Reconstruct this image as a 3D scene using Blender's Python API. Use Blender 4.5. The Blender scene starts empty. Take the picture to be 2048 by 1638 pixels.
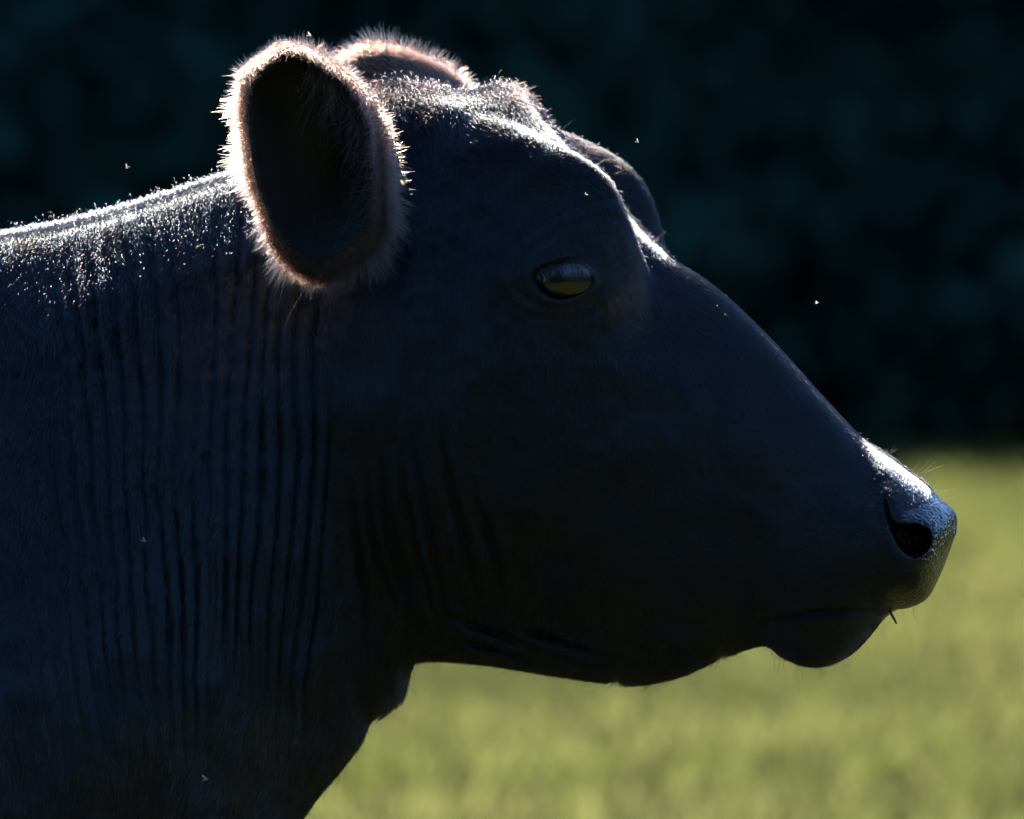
import bpy, math, random
import numpy as np
from mathutils import Vector, Matrix

rng = np.random.default_rng(7)
random.seed(7)
scene = bpy.context.scene
COL = scene.collection

# ------------------------------------------------------------------ camera
PX = 0.00037              # metres per photo pixel in the cow's own plane
DIST = 6.0
CAM_Z = 1.25
PITCH = 0.0192
Z_MID = CAM_Z - DIST * math.tan(PITCH)
cam_data = bpy.data.cameras.new("camera")
cam = bpy.data.objects.new("camera", cam_data)
COL.objects.link(cam)
cam.location = (0, -DIST, CAM_Z)
cam.rotation_euler = (math.pi / 2 - PITCH, 0, 0)
cam_data.sensor_width = 36.0
cam_data.lens = 36.0 * DIST / (2048 * PX)
cam_data.clip_start = 0.1
cam_data.clip_end = 2000
cam_data.dof.use_dof = True
cam_data.dof.focus_distance = DIST - 0.10
cam_data.dof.aperture_fstop = 7.6
scene.camera = cam

# ------------------------------------------------------------------ sky, sun, exposure
SUN = Vector((-0.18, 0.675, 0.715)).normalized()
sun_el = math.asin(SUN.z)
sun_az = math.atan2(SUN.x, SUN.y)          # clockwise from +Y
world = bpy.data.worlds.new("World")
scene.world = world
world.use_nodes = True
nt = world.node_tree
sky = nt.nodes.new("ShaderNodeTexSky")
sky.sky_type = 'NISHITA'
sky.sun_disc = False
sky.sun_elevation = sun_el
sky.sun_rotation = sun_az
sky.air_density = 1.0
sky.dust_density = 0.1
sky.ozone_density = 10.0
nt.links.new(sky.outputs[0], nt.nodes["Background"].inputs[0])
nt.nodes["Background"].inputs[1].default_value = 0.05
sun_data = bpy.data.lights.new("sun", 'SUN')
sun_data.energy = 5.0
sun_data.angle = math.radians(0.5)
sun_data.color = (1.0, 0.93, 0.82)
sun = bpy.data.objects.new("sun", sun_data)
COL.objects.link(sun)
sun.rotation_euler = (-SUN).to_track_quat('-Z', 'Y').to_euler()
sun.location = (-6, 6, 12)
vs = scene.view_settings
vs.view_transform = 'Standard'
vs.look = 'None'
vs.exposure = 3.6
vs.gamma = 1.0
scene.render.engine = 'CYCLES'
scene.cycles.max_bounces = 8
scene.cycles.transparent_max_bounces = 8
scene.cycles_curves.shape = 'RIBBONS'

# ------------------------------------------------------------------ helpers
def tag(o, label=None, cat=None, group=None, kind=None):
    for k, v in (("label", label), ("category", cat), ("group", group), ("kind", kind)):
        if v:
            o[k] = v
    return o

def mesh_obj(name, V, F, mat=None, parent=None, smooth=True):
    me = bpy.data.meshes.new(name)
    me.from_pydata([tuple(v) for v in np.asarray(V).tolist()], [], [tuple(f) for f in (F.tolist() if hasattr(F, "tolist") else F)])
    if mat:
        for m in (mat if isinstance(mat, (list, tuple)) else [mat]):
            me.materials.append(m)
    if smooth:
        me.polygons.foreach_set("use_smooth", np.ones(len(me.polygons), dtype=bool))
    me.update()
    o = bpy.data.objects.new(name, me)
    COL.objects.link(o)
    o.parent = parent
    return o

def fast_mesh(name, V, F, mat=None, parent=None, smooth=True):
    """V (n,3), F (m,k) uniform face size."""
    me = bpy.data.meshes.new(name)
    n, (m, k) = len(V), F.shape
    me.vertices.add(n)
    me.vertices.foreach_set("co", np.asarray(V, dtype=np.float32).ravel())
    me.loops.add(m * k)
    me.loops.foreach_set("vertex_index", F.astype(np.int32).ravel())
    me.polygons.add(m)
    me.polygons.foreach_set("loop_start", (np.arange(m) * k).astype(np.int32))
    me.polygons.foreach_set("use_smooth", np.full(m, smooth, dtype=bool))
    if mat:
        for mm in (mat if isinstance(mat, (list, tuple)) else [mat]):
            me.materials.append(mm)
    me.update(calc_edges=True)
    me.validate()
    o = bpy.data.objects.new(name, me)
    COL.objects.link(o)
    o.parent = parent
    return o

def sstep(a, b, x):
    t = np.clip((np.asarray(x, dtype=float) - a) / (b - a), 0, 1)
    return t * t * (3 - 2 * t)

def catmull(P, u):
    P = np.asarray(P, dtype=float)
    n = len(P)
    i = np.clip(np.floor(u).astype(int), 0, n - 2)
    f = (u - i)[:, None]
    p0, p1 = P[np.maximum(i - 1, 0)], P[i]
    p2, p3 = P[i + 1], P[np.minimum(i + 2, n - 1)]
    return 0.5 * ((2 * p1) + (p2 - p0) * f + (2 * p0 - 5 * p1 + 4 * p2 - p3) * f ** 2 + (3 * p1 - p0 - 3 * p2 + p3) * f ** 3)

class Noise:
    def __init__(self, seed, n=64):
        self.g = np.random.default_rng(seed).random((n, n)) * 2 - 1
        self.n = n
    def __call__(self, x, y):
        x, y = np.asarray(x, float), np.asarray(y, float)
        i, j = np.floor(x).astype(int), np.floor(y).astype(int)
        fx, fy = x - i, y - j
        fx, fy = fx * fx * (3 - 2 * fx), fy * fy * (3 - 2 * fy)
        g, n = self.g, self.n
        a, b = g[i % n, j % n], g[(i + 1) % n, j % n]
        c, d = g[i % n, (j + 1) % n], g[(i + 1) % n, (j + 1) % n]
        return (a * (1 - fx) + b * fx) * (1 - fy) + (c * (1 - fx) + d * fx) * fy
nz1, nz2, nz3, nz4 = Noise(1), Noise(2), Noise(3), Noise(4)

def poly_sd(x, y, poly):
    """signed distance to a closed polygon (negative inside), vectorised."""
    P = np.asarray(poly, float)
    d2 = np.full(x.shape, 1e18)
    inside = np.zeros(x.shape, bool)
    for k in range(len(P)):
        a, b = P[k], P[(k + 1) % len(P)]
        e = b - a
        t = np.clip(((x - a[0]) * e[0] + (y - a[1]) * e[1]) / (e @ e), 0, 1)
        d2 = np.minimum(d2, (x - a[0] - t * e[0]) ** 2 + (y - a[1] - t * e[1]) ** 2)
        c = (a[1] > y) != (b[1] > y)
        xs = a[0] + (y - a[1]) / ((b[1] - a[1]) if b[1] != a[1] else 1e-9) * e[0]
        inside ^= c & (x < xs)
    d = np.sqrt(d2)
    return np.where(inside, -d, d)

def line_d(x, y, line):
    """distance to an open polyline and the running fraction along it."""
    P = np.asarray(line, float)
    d2 = np.full(x.shape, 1e18)
    fr = np.zeros(x.shape)
    m = len(P) - 1
    for k in range(m):
        a, b = P[k], P[k + 1]
        e = b - a
        t = np.clip(((x - a[0]) * e[0] + (y - a[1]) * e[1]) / (e @ e), 0, 1)
        q = (x - a[0] - t * e[0]) ** 2 + (y - a[1] - t * e[1]) ** 2
        w = q < d2
        d2 = np.where(w, q, d2)
        fr = np.where(w, (k + t) / m, fr)
    return np.sqrt(d2), fr

def gauss(X, R, cx, cr, sx, sr, ang=0):
    c, s = math.cos(math.radians(ang)), math.sin(math.radians(ang))
    a, b = (X - cx) * c + (R - cr) * s, -(X - cx) * s + (R - cr) * c
    return np.exp(-0.5 * ((a / sx) ** 2 + (b / sr) ** 2))

def smooth_poly(P, n):
    P = np.asarray(P, float)
    Q = np.vstack([P[-1:], P, P[:2]])
    u = np.linspace(1, len(P) + 1, n, endpoint=False)
    return catmull(Q, u)

# ------------------------------------------------------------------ node helpers
def new_mat(name):
    m = bpy.data.materials.new(name)
    m.use_nodes = True
    m.node_tree.nodes.clear()
    return m, m.node_tree.nodes, m.node_tree.links

def N(nodes, kind, **inp):
    n = nodes.new(kind)
    for k, v in inp.items():
        n.inputs[k.replace("_", " ")].default_value = v
    return n

# ------------------------------------------------------------------ materials
def mat_hide():
    m, nd, lk = new_mat("black_hide")
    out = nd.new("ShaderNodeOutputMaterial")
    b = N(nd, "ShaderNodeBsdfPrincipled", Roughness=0.62)
    b.inputs["Base Color"].default_value = (0.0045, 0.004, 0.004, 1)
    b.inputs["Specular IOR Level"].default_value = 0.35
    b.inputs["Sheen Weight"].default_value = 0.03
    b.inputs["Sheen Roughness"].default_value = 0.5
    tc = nd.new("ShaderNodeTexCoord")
    # nose pad: bare wet skin
    at = nd.new("ShaderNodeAttribute"); at.attribute_name = "nose"
    mr = nd.new("ShaderNodeMapRange")
    mr.inputs["To Min"].default_value = 0.62; mr.inputs["To Max"].default_value = 0.2
    lk.new(at.outputs["Fac"], mr.inputs["Value"]); lk.new(mr.outputs[0], b.inputs["Roughness"])
    mr2 = nd.new("ShaderNodeMapRange")
    mr2.inputs["To Min"].default_value = 0.35; mr2.inputs["To Max"].default_value = 0.32
    lk.new(at.outputs["Fac"], mr2.inputs["Value"]); lk.new(mr2.outputs[0], b.inputs["Specular IOR Level"])
    mr3 = nd.new("ShaderNodeMapRange")
    mr3.inputs["To Min"].default_value = 0.03; mr3.inputs["To Max"].default_value = 0.0
    lk.new(at.outputs["Fac"], mr3.inputs["Value"]); lk.new(mr3.outputs[0], b.inputs["Sheen Weight"])
    vo = nd.new("ShaderNodeTexVoronoi"); vo.feature = 'DISTANCE_TO_EDGE'; vo.inputs["Scale"].default_value = 210
    lk.new(tc.outputs["Object"], vo.inputs["Vector"])
    mrv = nd.new("ShaderNodeMapRange"); mrv.inputs["From Max"].default_value = 0.25
    lk.new(vo.outputs["Distance"], mrv.inputs["Value"])
    mul = nd.new("ShaderNodeMath"); mul.operation = 'MULTIPLY'
    lk.new(mrv.outputs[0], mul.inputs[0]); lk.new(at.outputs["Fac"], mul.inputs[1])
    no = N(nd, "ShaderNodeTexNoise", Scale=420.0, Detail=3.0)
    lk.new(tc.outputs["Object"], no.inputs["Vector"])
    add = nd.new("ShaderNodeMath"); add.operation = 'ADD'
    lk.new(mul.outputs[0], add.inputs[0]); lk.new(no.outputs["Fac"], add.inputs[1])
    bu = N(nd, "ShaderNodeBump", Strength=0.6, Distance=0.0011)
    lk.new(add.outputs[0], bu.inputs["Height"]); lk.new(bu.outputs[0], b.inputs["Normal"])
    lk.new(b.outputs[0], out.inputs[0])
    return m

def mat_hair(name, melanin, redness, rough=0.32, radial=0.45, rnd=0.15, use_tint=True, glint=0.06, glint_rough=0.4, gloss=0.0, gloss_rough=0.55, pale=None, glint_col=(1.0, 0.95, 0.9), ior=1.6):
    m, nd, lk = new_mat(name)
    out = nd.new("ShaderNodeOutputMaterial")
    h = nd.new("ShaderNodeBsdfHairPrincipled")
    h.parametrization = 'COLOR' if pale else 'MELANIN'
    h.inputs["IOR"].default_value = ior
    if not pale:
        h.inputs["Melanin"].default_value = melanin
        h.inputs["Melanin Redness"].default_value = redness
    h.inputs["Roughness"].default_value = rough
    h.inputs["Radial Roughness"].default_value = radial
    h.inputs["Random Roughness"].default_value = 0.2
    if "Random Color" in h.inputs and not pale:
        h.inputs["Random Color"].default_value = rnd
    if use_tint:
        a = nd.new("ShaderNodeAttribute"); a.attribute_name = "melanin"
        if pale:                      # sun-bleached tips: colour by how much pigment is left
            rp = nd.new("ShaderNodeValToRGB")
            e = rp.color_ramp.elements
            e[0].position = 0.5; e[0].color = (*pale, 1)
            e[1].position = 0.98; e[1].color = (0.010, 0.008, 0.008, 1)
            k = e.new(0.85); k.color = (0.09, 0.042, 0.026, 1)
            lk.new(a.outputs["Fac"], rp.inputs[0]); lk.new(rp.outputs[0], h.inputs["Color"])
        else:
            lk.new(a.outputs["Fac"], h.inputs["Melanin"])
    g = nd.new("ShaderNodeBsdfHair"); g.component = 'Reflection'
    g.inputs["Color"].default_value = (*glint_col, 1)
    g.inputs["Offset"].default_value = math.radians(3)
    g.inputs["RoughnessU"].default_value = glint_rough
    g.inputs["RoughnessV"].default_value = 1.0
    mx = nd.new("ShaderNodeMixShader"); mx.inputs[0].default_value = glint
    lk.new(h.outputs[0], mx.inputs[1]); lk.new(g.outputs[0], mx.inputs[2])
    if gloss > 0:
        # the lie of the coat: each hair shines like the skin it lies on, with its own tilt
        p = N(nd, "ShaderNodeBsdfPrincipled", Roughness=gloss_rough)
        p.inputs["Base Color"].default_value = (0.004, 0.0038, 0.004, 1)
        p.inputs["Specular IOR Level"].default_value = 0.5
        an = nd.new("ShaderNodeAttribute"); an.attribute_name = "lie"
        lk.new(an.outputs["Vector"], p.inputs["Normal"])
        m2 = nd.new("ShaderNodeMixShader"); m2.inputs[0].default_value = gloss
        lk.new(mx.outputs[0], m2.inputs[1]); lk.new(p.outputs[0], m2.inputs[2]); lk.new(m2.outputs[0], out.inputs[0])
    else:
        lk.new(mx.outputs[0], out.inputs[0])
    return m

def mat_eye():
    m, nd, lk = new_mat("wet_dark_eye")
    out = nd.new("ShaderNodeOutputMaterial")
    b = N(nd, "ShaderNodeBsdfPrincipled", Roughness=0.25)
    a = nd.new("ShaderNodeAttribute"); a.attribute_name = "iris"
    r = nd.new("ShaderNodeValToRGB")
    e = r.color_ramp.elements
    e[0].position = 0.0; e[0].color = (0.002, 0.002, 0.003, 1)
    e[1].position = 1.0; e[1].color = (0.004, 0.003, 0.003, 1)
    for p, c in ((0.60, (0.003, 0.002, 0.003, 1)), (0.74, (0.010, 0.004, 0.0015, 1)), (0.86, (0.030, 0.011, 0.003, 1)), (0.94, (0.003, 0.002, 0.002, 1))):
        k = e.new(p); k.color = c
    lk.new(a.outputs["Fac"], r.inputs[0]); lk.new(r.outputs[0], b.inputs["Base Color"])
    b.inputs["Coat Weight"].default_value = 1.0
    b.inputs["Coat Roughness"].default_value = 0.015
    b.inputs["Coat IOR"].default_value = 1.45
    lk.new(b.outputs[0], out.inputs[0])
    return m

def mat_simple(name, col, rough=0.6, spec=0.4, trans=0.0, noise=None):
    m, nd, lk = new_mat(name)
    out = nd.new("ShaderNodeOutputMaterial")
    b = N(nd, "ShaderNodeBsdfPrincipled", Roughness=rough)
    b.inputs["Specular IOR Level"].default_value = spec
    b.inputs["Base Color"].default_value = (*col, 1)
    if noise:
        tc = nd.new("ShaderNodeTexCoord")
        no = N(nd, "ShaderNodeTexNoise", Scale=noise, Detail=4.0)
        lk.new(tc.outputs["Object"], no.inputs["Vector"])
        r = nd.new("ShaderNodeValToRGB")
        r.color_ramp.elements[0].color = (*[c * 0.6 for c in col], 1)
        r.color_ramp.elements[1].color = (*[min(1, c * 1.4) for c in col], 1)
        r.color_ramp.elements[0].position = 0.3; r.color_ramp.elements[1].position = 0.7
        lk.new(no.outputs["Fac"], r.inputs[0]); lk.new(r.outputs[0], b.inputs["Base Color"])
    if trans > 0:
        t = nd.new("ShaderNodeBsdfTranslucent")
        t.inputs[0].default_value = (*[min(1, c * 1.2) for c in col], 1)
        mx = nd.new("ShaderNodeMixShader"); mx.inputs[0].default_value = trans
        lk.new(b.outputs[0], mx.inputs[1]); lk.new(t.outputs[0], mx.inputs[2]); lk.new(mx.outputs[0], out.inputs[0])
    else:
        lk.new(b.outputs[0], out.inputs[0])
    return m

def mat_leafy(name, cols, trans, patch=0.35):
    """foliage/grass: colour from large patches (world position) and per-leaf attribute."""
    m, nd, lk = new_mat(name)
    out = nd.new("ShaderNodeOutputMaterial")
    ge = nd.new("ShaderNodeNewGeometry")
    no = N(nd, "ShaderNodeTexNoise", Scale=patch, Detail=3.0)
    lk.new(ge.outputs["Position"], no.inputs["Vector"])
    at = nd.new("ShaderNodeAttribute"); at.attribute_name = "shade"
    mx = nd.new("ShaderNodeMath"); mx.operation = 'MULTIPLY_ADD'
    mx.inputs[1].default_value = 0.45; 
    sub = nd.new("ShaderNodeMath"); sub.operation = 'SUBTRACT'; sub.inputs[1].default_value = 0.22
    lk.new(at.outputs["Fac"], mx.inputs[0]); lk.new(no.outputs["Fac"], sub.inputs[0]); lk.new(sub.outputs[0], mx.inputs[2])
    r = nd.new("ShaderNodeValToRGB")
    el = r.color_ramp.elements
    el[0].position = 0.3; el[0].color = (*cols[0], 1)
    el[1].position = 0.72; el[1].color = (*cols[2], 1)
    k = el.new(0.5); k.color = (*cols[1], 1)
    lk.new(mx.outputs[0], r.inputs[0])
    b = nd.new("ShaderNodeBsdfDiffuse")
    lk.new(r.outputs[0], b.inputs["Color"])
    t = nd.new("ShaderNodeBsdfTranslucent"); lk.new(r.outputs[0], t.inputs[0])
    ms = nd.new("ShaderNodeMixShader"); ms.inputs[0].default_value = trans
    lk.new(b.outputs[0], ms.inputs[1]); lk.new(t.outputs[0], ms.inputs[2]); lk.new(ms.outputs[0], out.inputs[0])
    return m

HIDE = mat_hide()
HAIR = mat_hair("black_coat_hair", 0.97, 0.35, rough=0.145, radial=0.6, glint=0.34, glint_rough=0.18, glint_col=(0.026, 0.056, 0.104), ior=1.62, rnd=0.0)
RIM = mat_hair("sun_bleached_hair", 0.85, 0.3, rough=0.26, radial=0.6, glint=0.03, pale=(0.17, 0.070, 0.042))
EYE = mat_eye()
INNER = mat_hair("fine_dark_hair", 0.95, 0.35, rough=0.3)
WHISK = mat_hair("whisker_hair", 0.998, 0.3, use_tint=False, rnd=0.0)
GRASS = mat_leafy("meadow_grass", ((0.030, 0.038, 0.009), (0.050, 0.057, 0.018), (0.064, 0.063, 0.022)), 0.65, patch=0.32)
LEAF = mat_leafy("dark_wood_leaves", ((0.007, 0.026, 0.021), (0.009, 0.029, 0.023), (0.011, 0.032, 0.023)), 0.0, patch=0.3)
BARK = mat_simple("wood_bark", (0.014, 0.016, 0.015), 0.9, 0.2, noise=8)
SOIL = mat_leafy("meadow_ground", ((0.012, 0.0135, 0.005), (0.016, 0.0175, 0.0065), (0.021, 0.020, 0.008)), 0.0, patch=0.4)

# ------------------------------------------------------------------ the setting: meadow and wood
def build_ground():
    n = 48
    xs = np.concatenate([-np.geomspace(600, 3, n // 2), np.geomspace(3, 600, n // 2)])
    X, Y = np.meshgrid(xs, xs)
    Z = 0 * X
    V = np.stack([X.ravel(), Y.ravel(), Z.ravel()], 1)
    k = len(xs)
    i, j = np.meshgrid(np.arange(k - 1), np.arange(k - 1))
    a = (j * k + i).ravel()
    F = np.stack([a, a + 1, a + k + 1, a + k], 1)
    g = fast_mesh("meadow_ground", V, F, SOIL)
    tag(g, "sunlit green meadow running back to the dark wood", "meadow", kind="structure")
build_ground()

def build_grass():
    # tufted blades; dense where the camera sees the meadow, thin round the cow
    def spots(n, x0, x1, y0, y1):
        return np.stack([rng.uniform(x0, x1, n), rng.uniform(y0, y1, n)], 1)
    P = np.vstack([spots(150000, -9, 11, 11, 45), spots(15000, -7, 7, 2, 11), spots(16000, -26, 26, 11, 47)])
    d = nz2(P[:, 0] * 0.5, P[:, 1] * 0.35) + 0.5 * nz3(P[:, 0] * 1.7, P[:, 1] * 1.7)
    P = P[rng.random(len(P)) < np.clip(0.75 + 0.5 * d, 0.25, 1)]
    n = len(P)
    h = 0.048 * (0.6 + 0.8 * rng.random(n)) * (1.0 + 0.6 * nz2(P[:, 0] * 0.5, P[:, 1] * 0.35))
    w = 0.006 + 0.007 * rng.random(n)
    a = rng.uniform(0, 2 * np.pi, n)
    lean = rng.uniform(0.1, 0.9, n) * h
    ux, uy = np.cos(a), np.sin(a)
    b = a + rng.uniform(0.8, 2.3, n)
    lx, ly = np.cos(b) * lean, np.sin(b) * lean
    zb = np.full(n, -0.006)
    def pt(s, t):
        return np.stack([P[:, 0] + ux * w * s + lx * t * t, P[:, 1] + uy * w * s + ly * t * t, zb + h * 1.35 * t - 0.3 * lean * t * t + 0.0], 1)
    V = np.stack([pt(-1, 0), pt(1, 0), pt(0.8, 0.5), pt(-0.8, 0.5), pt(0, 1), pt(0.02, 1.0)], 1)
    base = (np.arange(n) * 6)[:, None]
    F = np.concatenate([base + np.array([[0, 1, 2, 3]]), base + np.array([[3, 2, 5, 4]])], 0)
    g = fast_mesh("grass", V.reshape(-1, 3), F, GRASS, smooth=False)
    at = g.data.attributes.new("shade", 'FLOAT', 'POINT')
    at.data.foreach_set("value", np.repeat(rng.random(n), 6).astype(np.float32))
    tag(g, "sunlit yellow green grass of the blurred meadow behind the cow", "grass", kind="stuff")
build_grass()

def build_wood(rows, back, canopy, edge, label, extra=()):
    Vs, Fs, shade, mats = [], [], [], []
    nv = 0
    r = np.random.default_rng(21)
    def leaves(C, size):
        nonlocal nv
        n = len(C)
        d1 = r.normal(size=(n, 3)); d1 /= np.linalg.norm(d1, axis=1)[:, None]
        d2 = np.cross(d1, r.normal(size=(n, 3))); d2 /= np.linalg.norm(d2, axis=1)[:, None]
        s = (size * (0.6 + 0.8 * r.random(n)))[:, None]
        V = np.stack([C - d1 * s, C + d2 * s * 0.5, C + d1 * s, C - d2 * s * 0.5], 1).reshape(-1, 3)
        V[:, 2] = np.maximum(V[:, 2], 0.01)
        Vs.append(V); Fs.append(nv + np.arange(4 * n).reshape(-1, 4))
        nv += 4 * n
        shade.append(np.repeat(r.random(n), 4)); mats.append(np.zeros(n, int))
    def tube(pts, rad, seg=9):
        nonlocal nv
        pts = np.asarray(pts, float)
        ring = []
        for p, q in zip(pts, rad):
            t = np.arange(seg) / seg * 2 * np.pi
            ring.append(np.stack([p[0] + q * np.cos(t), p[1] + q * np.sin(t), np.full(seg, p[2])], 1))
        V = np.concatenate(ring)
        i = np.arange(seg)
        F = np.concatenate([np.stack([k * seg + i, k * seg + (i + 1) % seg, (k + 1) * seg + (i + 1) % seg, (k + 1) * seg + i], 1) for k in range(len(pts) - 1)])
        Vs.append(V); Fs.append(F + nv); nv += len(V)
        shade.append(np.full(len(V), 0.5)); mats.append(np.ones(len(F), int))
    spots = list(extra)
    for row, (y, hgt) in enumerate(rows):
        for x in np.arange(-30, 34, 3.4):
            spots.append((x + r.uniform(-1, 1) + row, y + r.uniform(-1, 1), hgt * r.uniform(0.85, 1.15)))
    for cx, cy, h in spots:
        if True:
            tube([(cx, cy, -0.1), (cx + 0.1, cy, h * 0.35), (cx + 0.3, cy + 0.1, h * 0.65), (cx + 0.2, cy, h * 0.92)], [0.28, 0.2, 0.13, 0.04])
            for k in range(5):
                a, zz = r.uniform(0, 6.28), h * r.uniform(0.25, 0.7)
                L = r.uniform(1.0, 2.0)
                tube([(cx, cy, zz), (cx + L * 0.5 * math.cos(a), cy + L * 0.5 * math.sin(a), zz + 0.5), (cx + L * math.cos(a), cy + L * math.sin(a), zz + 1.2)], [0.08, 0.05, 0.02], 6)
            m = 26
            cc = np.stack([cx + r.normal(0, 1.25, m), cy + r.normal(0, 1.0, m), h * (0.12 + 0.85 * r.random(m))], 1)
            C = (cc[:, None, :] + r.normal(0, 0.48, (m, 48, 3))).reshape(-1, 3)
            leaves(C, 0.17)
    # thick back of the wood: no sky comes through
    for yb in back:
        C = np.stack([r.uniform(-45, 50, 13000), yb + r.normal(0, 0.9, 13000), 9.5 * r.random(13000) ** 1.3], 1)
        leaves(C, 0.5)
    # closed canopy above the view, added to keep sun off the leaves below
    if canopy:
        C = np.stack([r.uniform(-42, 46, 55000), r.uniform(*canopy, 55000), r.uniform(7.5, 11.0, 55000)], 1)
        leaves(C, 0.42)
    # shaded undergrowth along the wood's edge
    for x in np.arange(-30, 34, 0.7):
        m = 16
        cc = np.stack([x + r.normal(0, 0.5, m), edge + r.normal(0, 0.8, m), r.uniform(0.2, 5.2, m)], 1)
        C = (cc[:, None, :] + r.normal(0, 0.36, (m, 45, 3))).reshape(-1, 3)
        leaves(C, 0.15)
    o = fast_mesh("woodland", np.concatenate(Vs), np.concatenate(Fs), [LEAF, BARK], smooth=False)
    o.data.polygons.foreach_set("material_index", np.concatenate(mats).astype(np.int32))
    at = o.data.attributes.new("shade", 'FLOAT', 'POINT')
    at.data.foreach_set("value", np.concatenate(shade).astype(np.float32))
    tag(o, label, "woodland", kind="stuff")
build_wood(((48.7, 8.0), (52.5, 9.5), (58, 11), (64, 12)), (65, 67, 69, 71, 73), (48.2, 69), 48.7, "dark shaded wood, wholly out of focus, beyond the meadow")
# the trees behind the photographer: the dark band mirrored in the cow's eye
SIDE = [(-9.5, 1.6, 13), (-7.5, -1.2, 13), (-13, 2.2, 15), (-11.5, -1.5, 14), (-6.5, -4.5, 12), (-10, -5, 14), (-14, -3, 15), (-6, -8.5, 13), (-9, -9, 14), (-13, -8, 15), (-5.5, -13, 13), (-9, -13, 15), (-13, -13, 15), (-8, -17, 15), (-12, -17, 15),
        (11, -3, 14), (14, -6, 15), (10, -8, 14), (13, -11, 15)]  # right-hand trees: unseen, added to block sky and darken the cow's near side
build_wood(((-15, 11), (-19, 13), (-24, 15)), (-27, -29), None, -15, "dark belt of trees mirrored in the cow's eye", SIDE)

# ------------------------------------------------------------------ the cow
# Rest space: X, R are photo pixels of the median profile, y is sideways in the same unit
# (negative towards the camera); to_world turns the head 11 degrees on the neck.
YAW = math.radians(11)
_tx = np.linspace(-5000, 2200, 3601)
_psi = YAW * sstep(420, 840, _tx)
_yo = -np.concatenate([[0], np.cumsum(np.tan(_psi[:-1]) * np.diff(_tx))])
_yo += 140          # brings the middle of the head back to y = 0
def to_world(X, R, y):
    psi = np.interp(X, _tx, _psi)
    yo = np.interp(X, _tx, _yo)
    return np.stack([(X + y * np.sin(psi) - 1024) * PX, (yo + y * np.cos(psi)) * PX, Z_MID - (R - 819) * PX], -1)

TK = np.array([0, .12, .25, .4, .55, .7, .85, 1.0])
ST = [  # top point, bottom point, half widths at TK
 ((1907,1058),(1906,1064),(6,)*8),
 ((1903,1026),(1884,1110),(70,78,82,84,84,80,74,60)),
 ((1889,1008),(1866,1160),(100,112,120,124,124,118,105,80)),
 ((1868,990),(1846,1196),(108,124,136,144,144,136,120,92)),
 ((1845,966),(1815,1212),(110,128,142,152,152,144,128,98)),
 ((1815,943),(1786,1218),(112,128,142,154,154,146,130,100)),
 ((1780,917),(1758,1240),(112,124,138,152,154,142,120,92)),
 ((1745,894),(1728,1277),(108,120,134,150,152,138,112,88)),
 ((1710,866),(1694,1308),(104,115,130,148,150,136,114,92)),
 ((1675,829),(1650,1326),(100,112,128,145,148,136,116,96)),
 ((1640,791),(1604,1325),(98,110,128,144,148,138,118,96)),
 ((1600,746),(1565,1309),(98,112,130,146,150,142,120,92)),
 ((1555,696),(1532,1289),(100,116,134,152,156,148,124,90)),
 ((1505,645),(1490,1295),(104,122,142,160,165,156,130,92)),
 ((1450,594),(1430,1319),(110,132,156,172,178,168,138,96)),
 ((1395,552),(1360,1349),(122,150,180,194,194,182,148,100)),
 ((1335,514),(1285,1365),(140,178,212,216,208,194,158,104)),
 ((1279,462),(1210,1362),(150,236,250,232,220,204,166,108)),
 ((1216,390),(1132,1352),(158,262,268,246,230,212,172,112)),
 ((1146,314),(1062,1342),(205,284,276,254,238,218,178,116)),
 ((1080,242),(990,1331),(205,276,272,256,244,224,182,120)),
 ((1010,186),(930,1325),(180,244,256,254,248,230,188,124)),
 ((935,186),(876,1322),(190,226,242,250,250,234,192,128)),
 ((865,182),(834,1326),(190,218,236,246,250,236,192,128)),
 ((800,176),(814,1352),(170,205,226,240,246,232,186,120)),
 ((740,190),(800,1402),(100,160,208,236,242,226,176,108)),
 ((690,216),(768,1432),(92,190,215,234,242,228,178,112)),
 ((640,258),(738,1450),(92,190,212,236,248,236,190,124)),
 ((580,302),(712,1500),(94,197,218,244,260,250,206,136)),
 ((500,337),(672,1552),(96,206,229,256,276,270,226,146)),
 ((400,371),(608,1632),(100,218,244,276,304,302,256,160)),
 ((270,412),(500,1800),(106,233,270,316,358,362,310,180)),
 ((100,456),(350,1950),(114,253,310,380,440,450,390,220)),
 ((-80,482),(170,2070),(120,240,350,455,520,535,470,280)),
 ((-300,462),(-40,2160),(140,290,420,530,600,620,560,330)),
 ((-650,430),(-450,2240),(160,340,500,630,700,710,640,380)),
 ((-1250,470),(-1200,2330),(200,420,600,730,790,770,670,400)),
 ((-2200,500),(-2200,2400),(220,460,650,780,820,790,680,400)),
 ((-3100,470),(-3050,2260),(240,470,640,740,770,730,620,360)),
 ((-3650,490),(-3500,1960),(230,430,570,640,660,630,520,300)),
 ((-3970,570),(-3850,1700),(180,320,420,470,480,450,360,220)),
 ((-4150,760),(-4110,1300),(100,170,220,240,240,220,180,110)),
 ((-4200,1000),(-4200,1020),(6,)*8),
]
T_ = np.array([s[0] for s in ST], float)
B_ = np.array([s[1] for s in ST], float)
W_ = np.array([s[2] for s in ST], float)
us = []
for i in range(len(ST) - 1):
    d = max(np.hypot(*(T_[i + 1] - T_[i])), np.hypot(*(B_[i + 1] - B_[i])))
    step = 4.6 if T_[i][0] > 60 else (9 if T_[i][0] > -100 else 45)
    if i == 0: d, step = 70, 4.6
    k = max(2, int(math.ceil(d / step)))
    us.append(i + np.arange(k) / k)
us = np.concatenate(us + [[len(ST) - 1]])
us[0] = 0.004
Tu, Bu, Wu = catmull(T_, us), catmull(B_, us), np.maximum(catmull(W_, us), 2)
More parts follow.
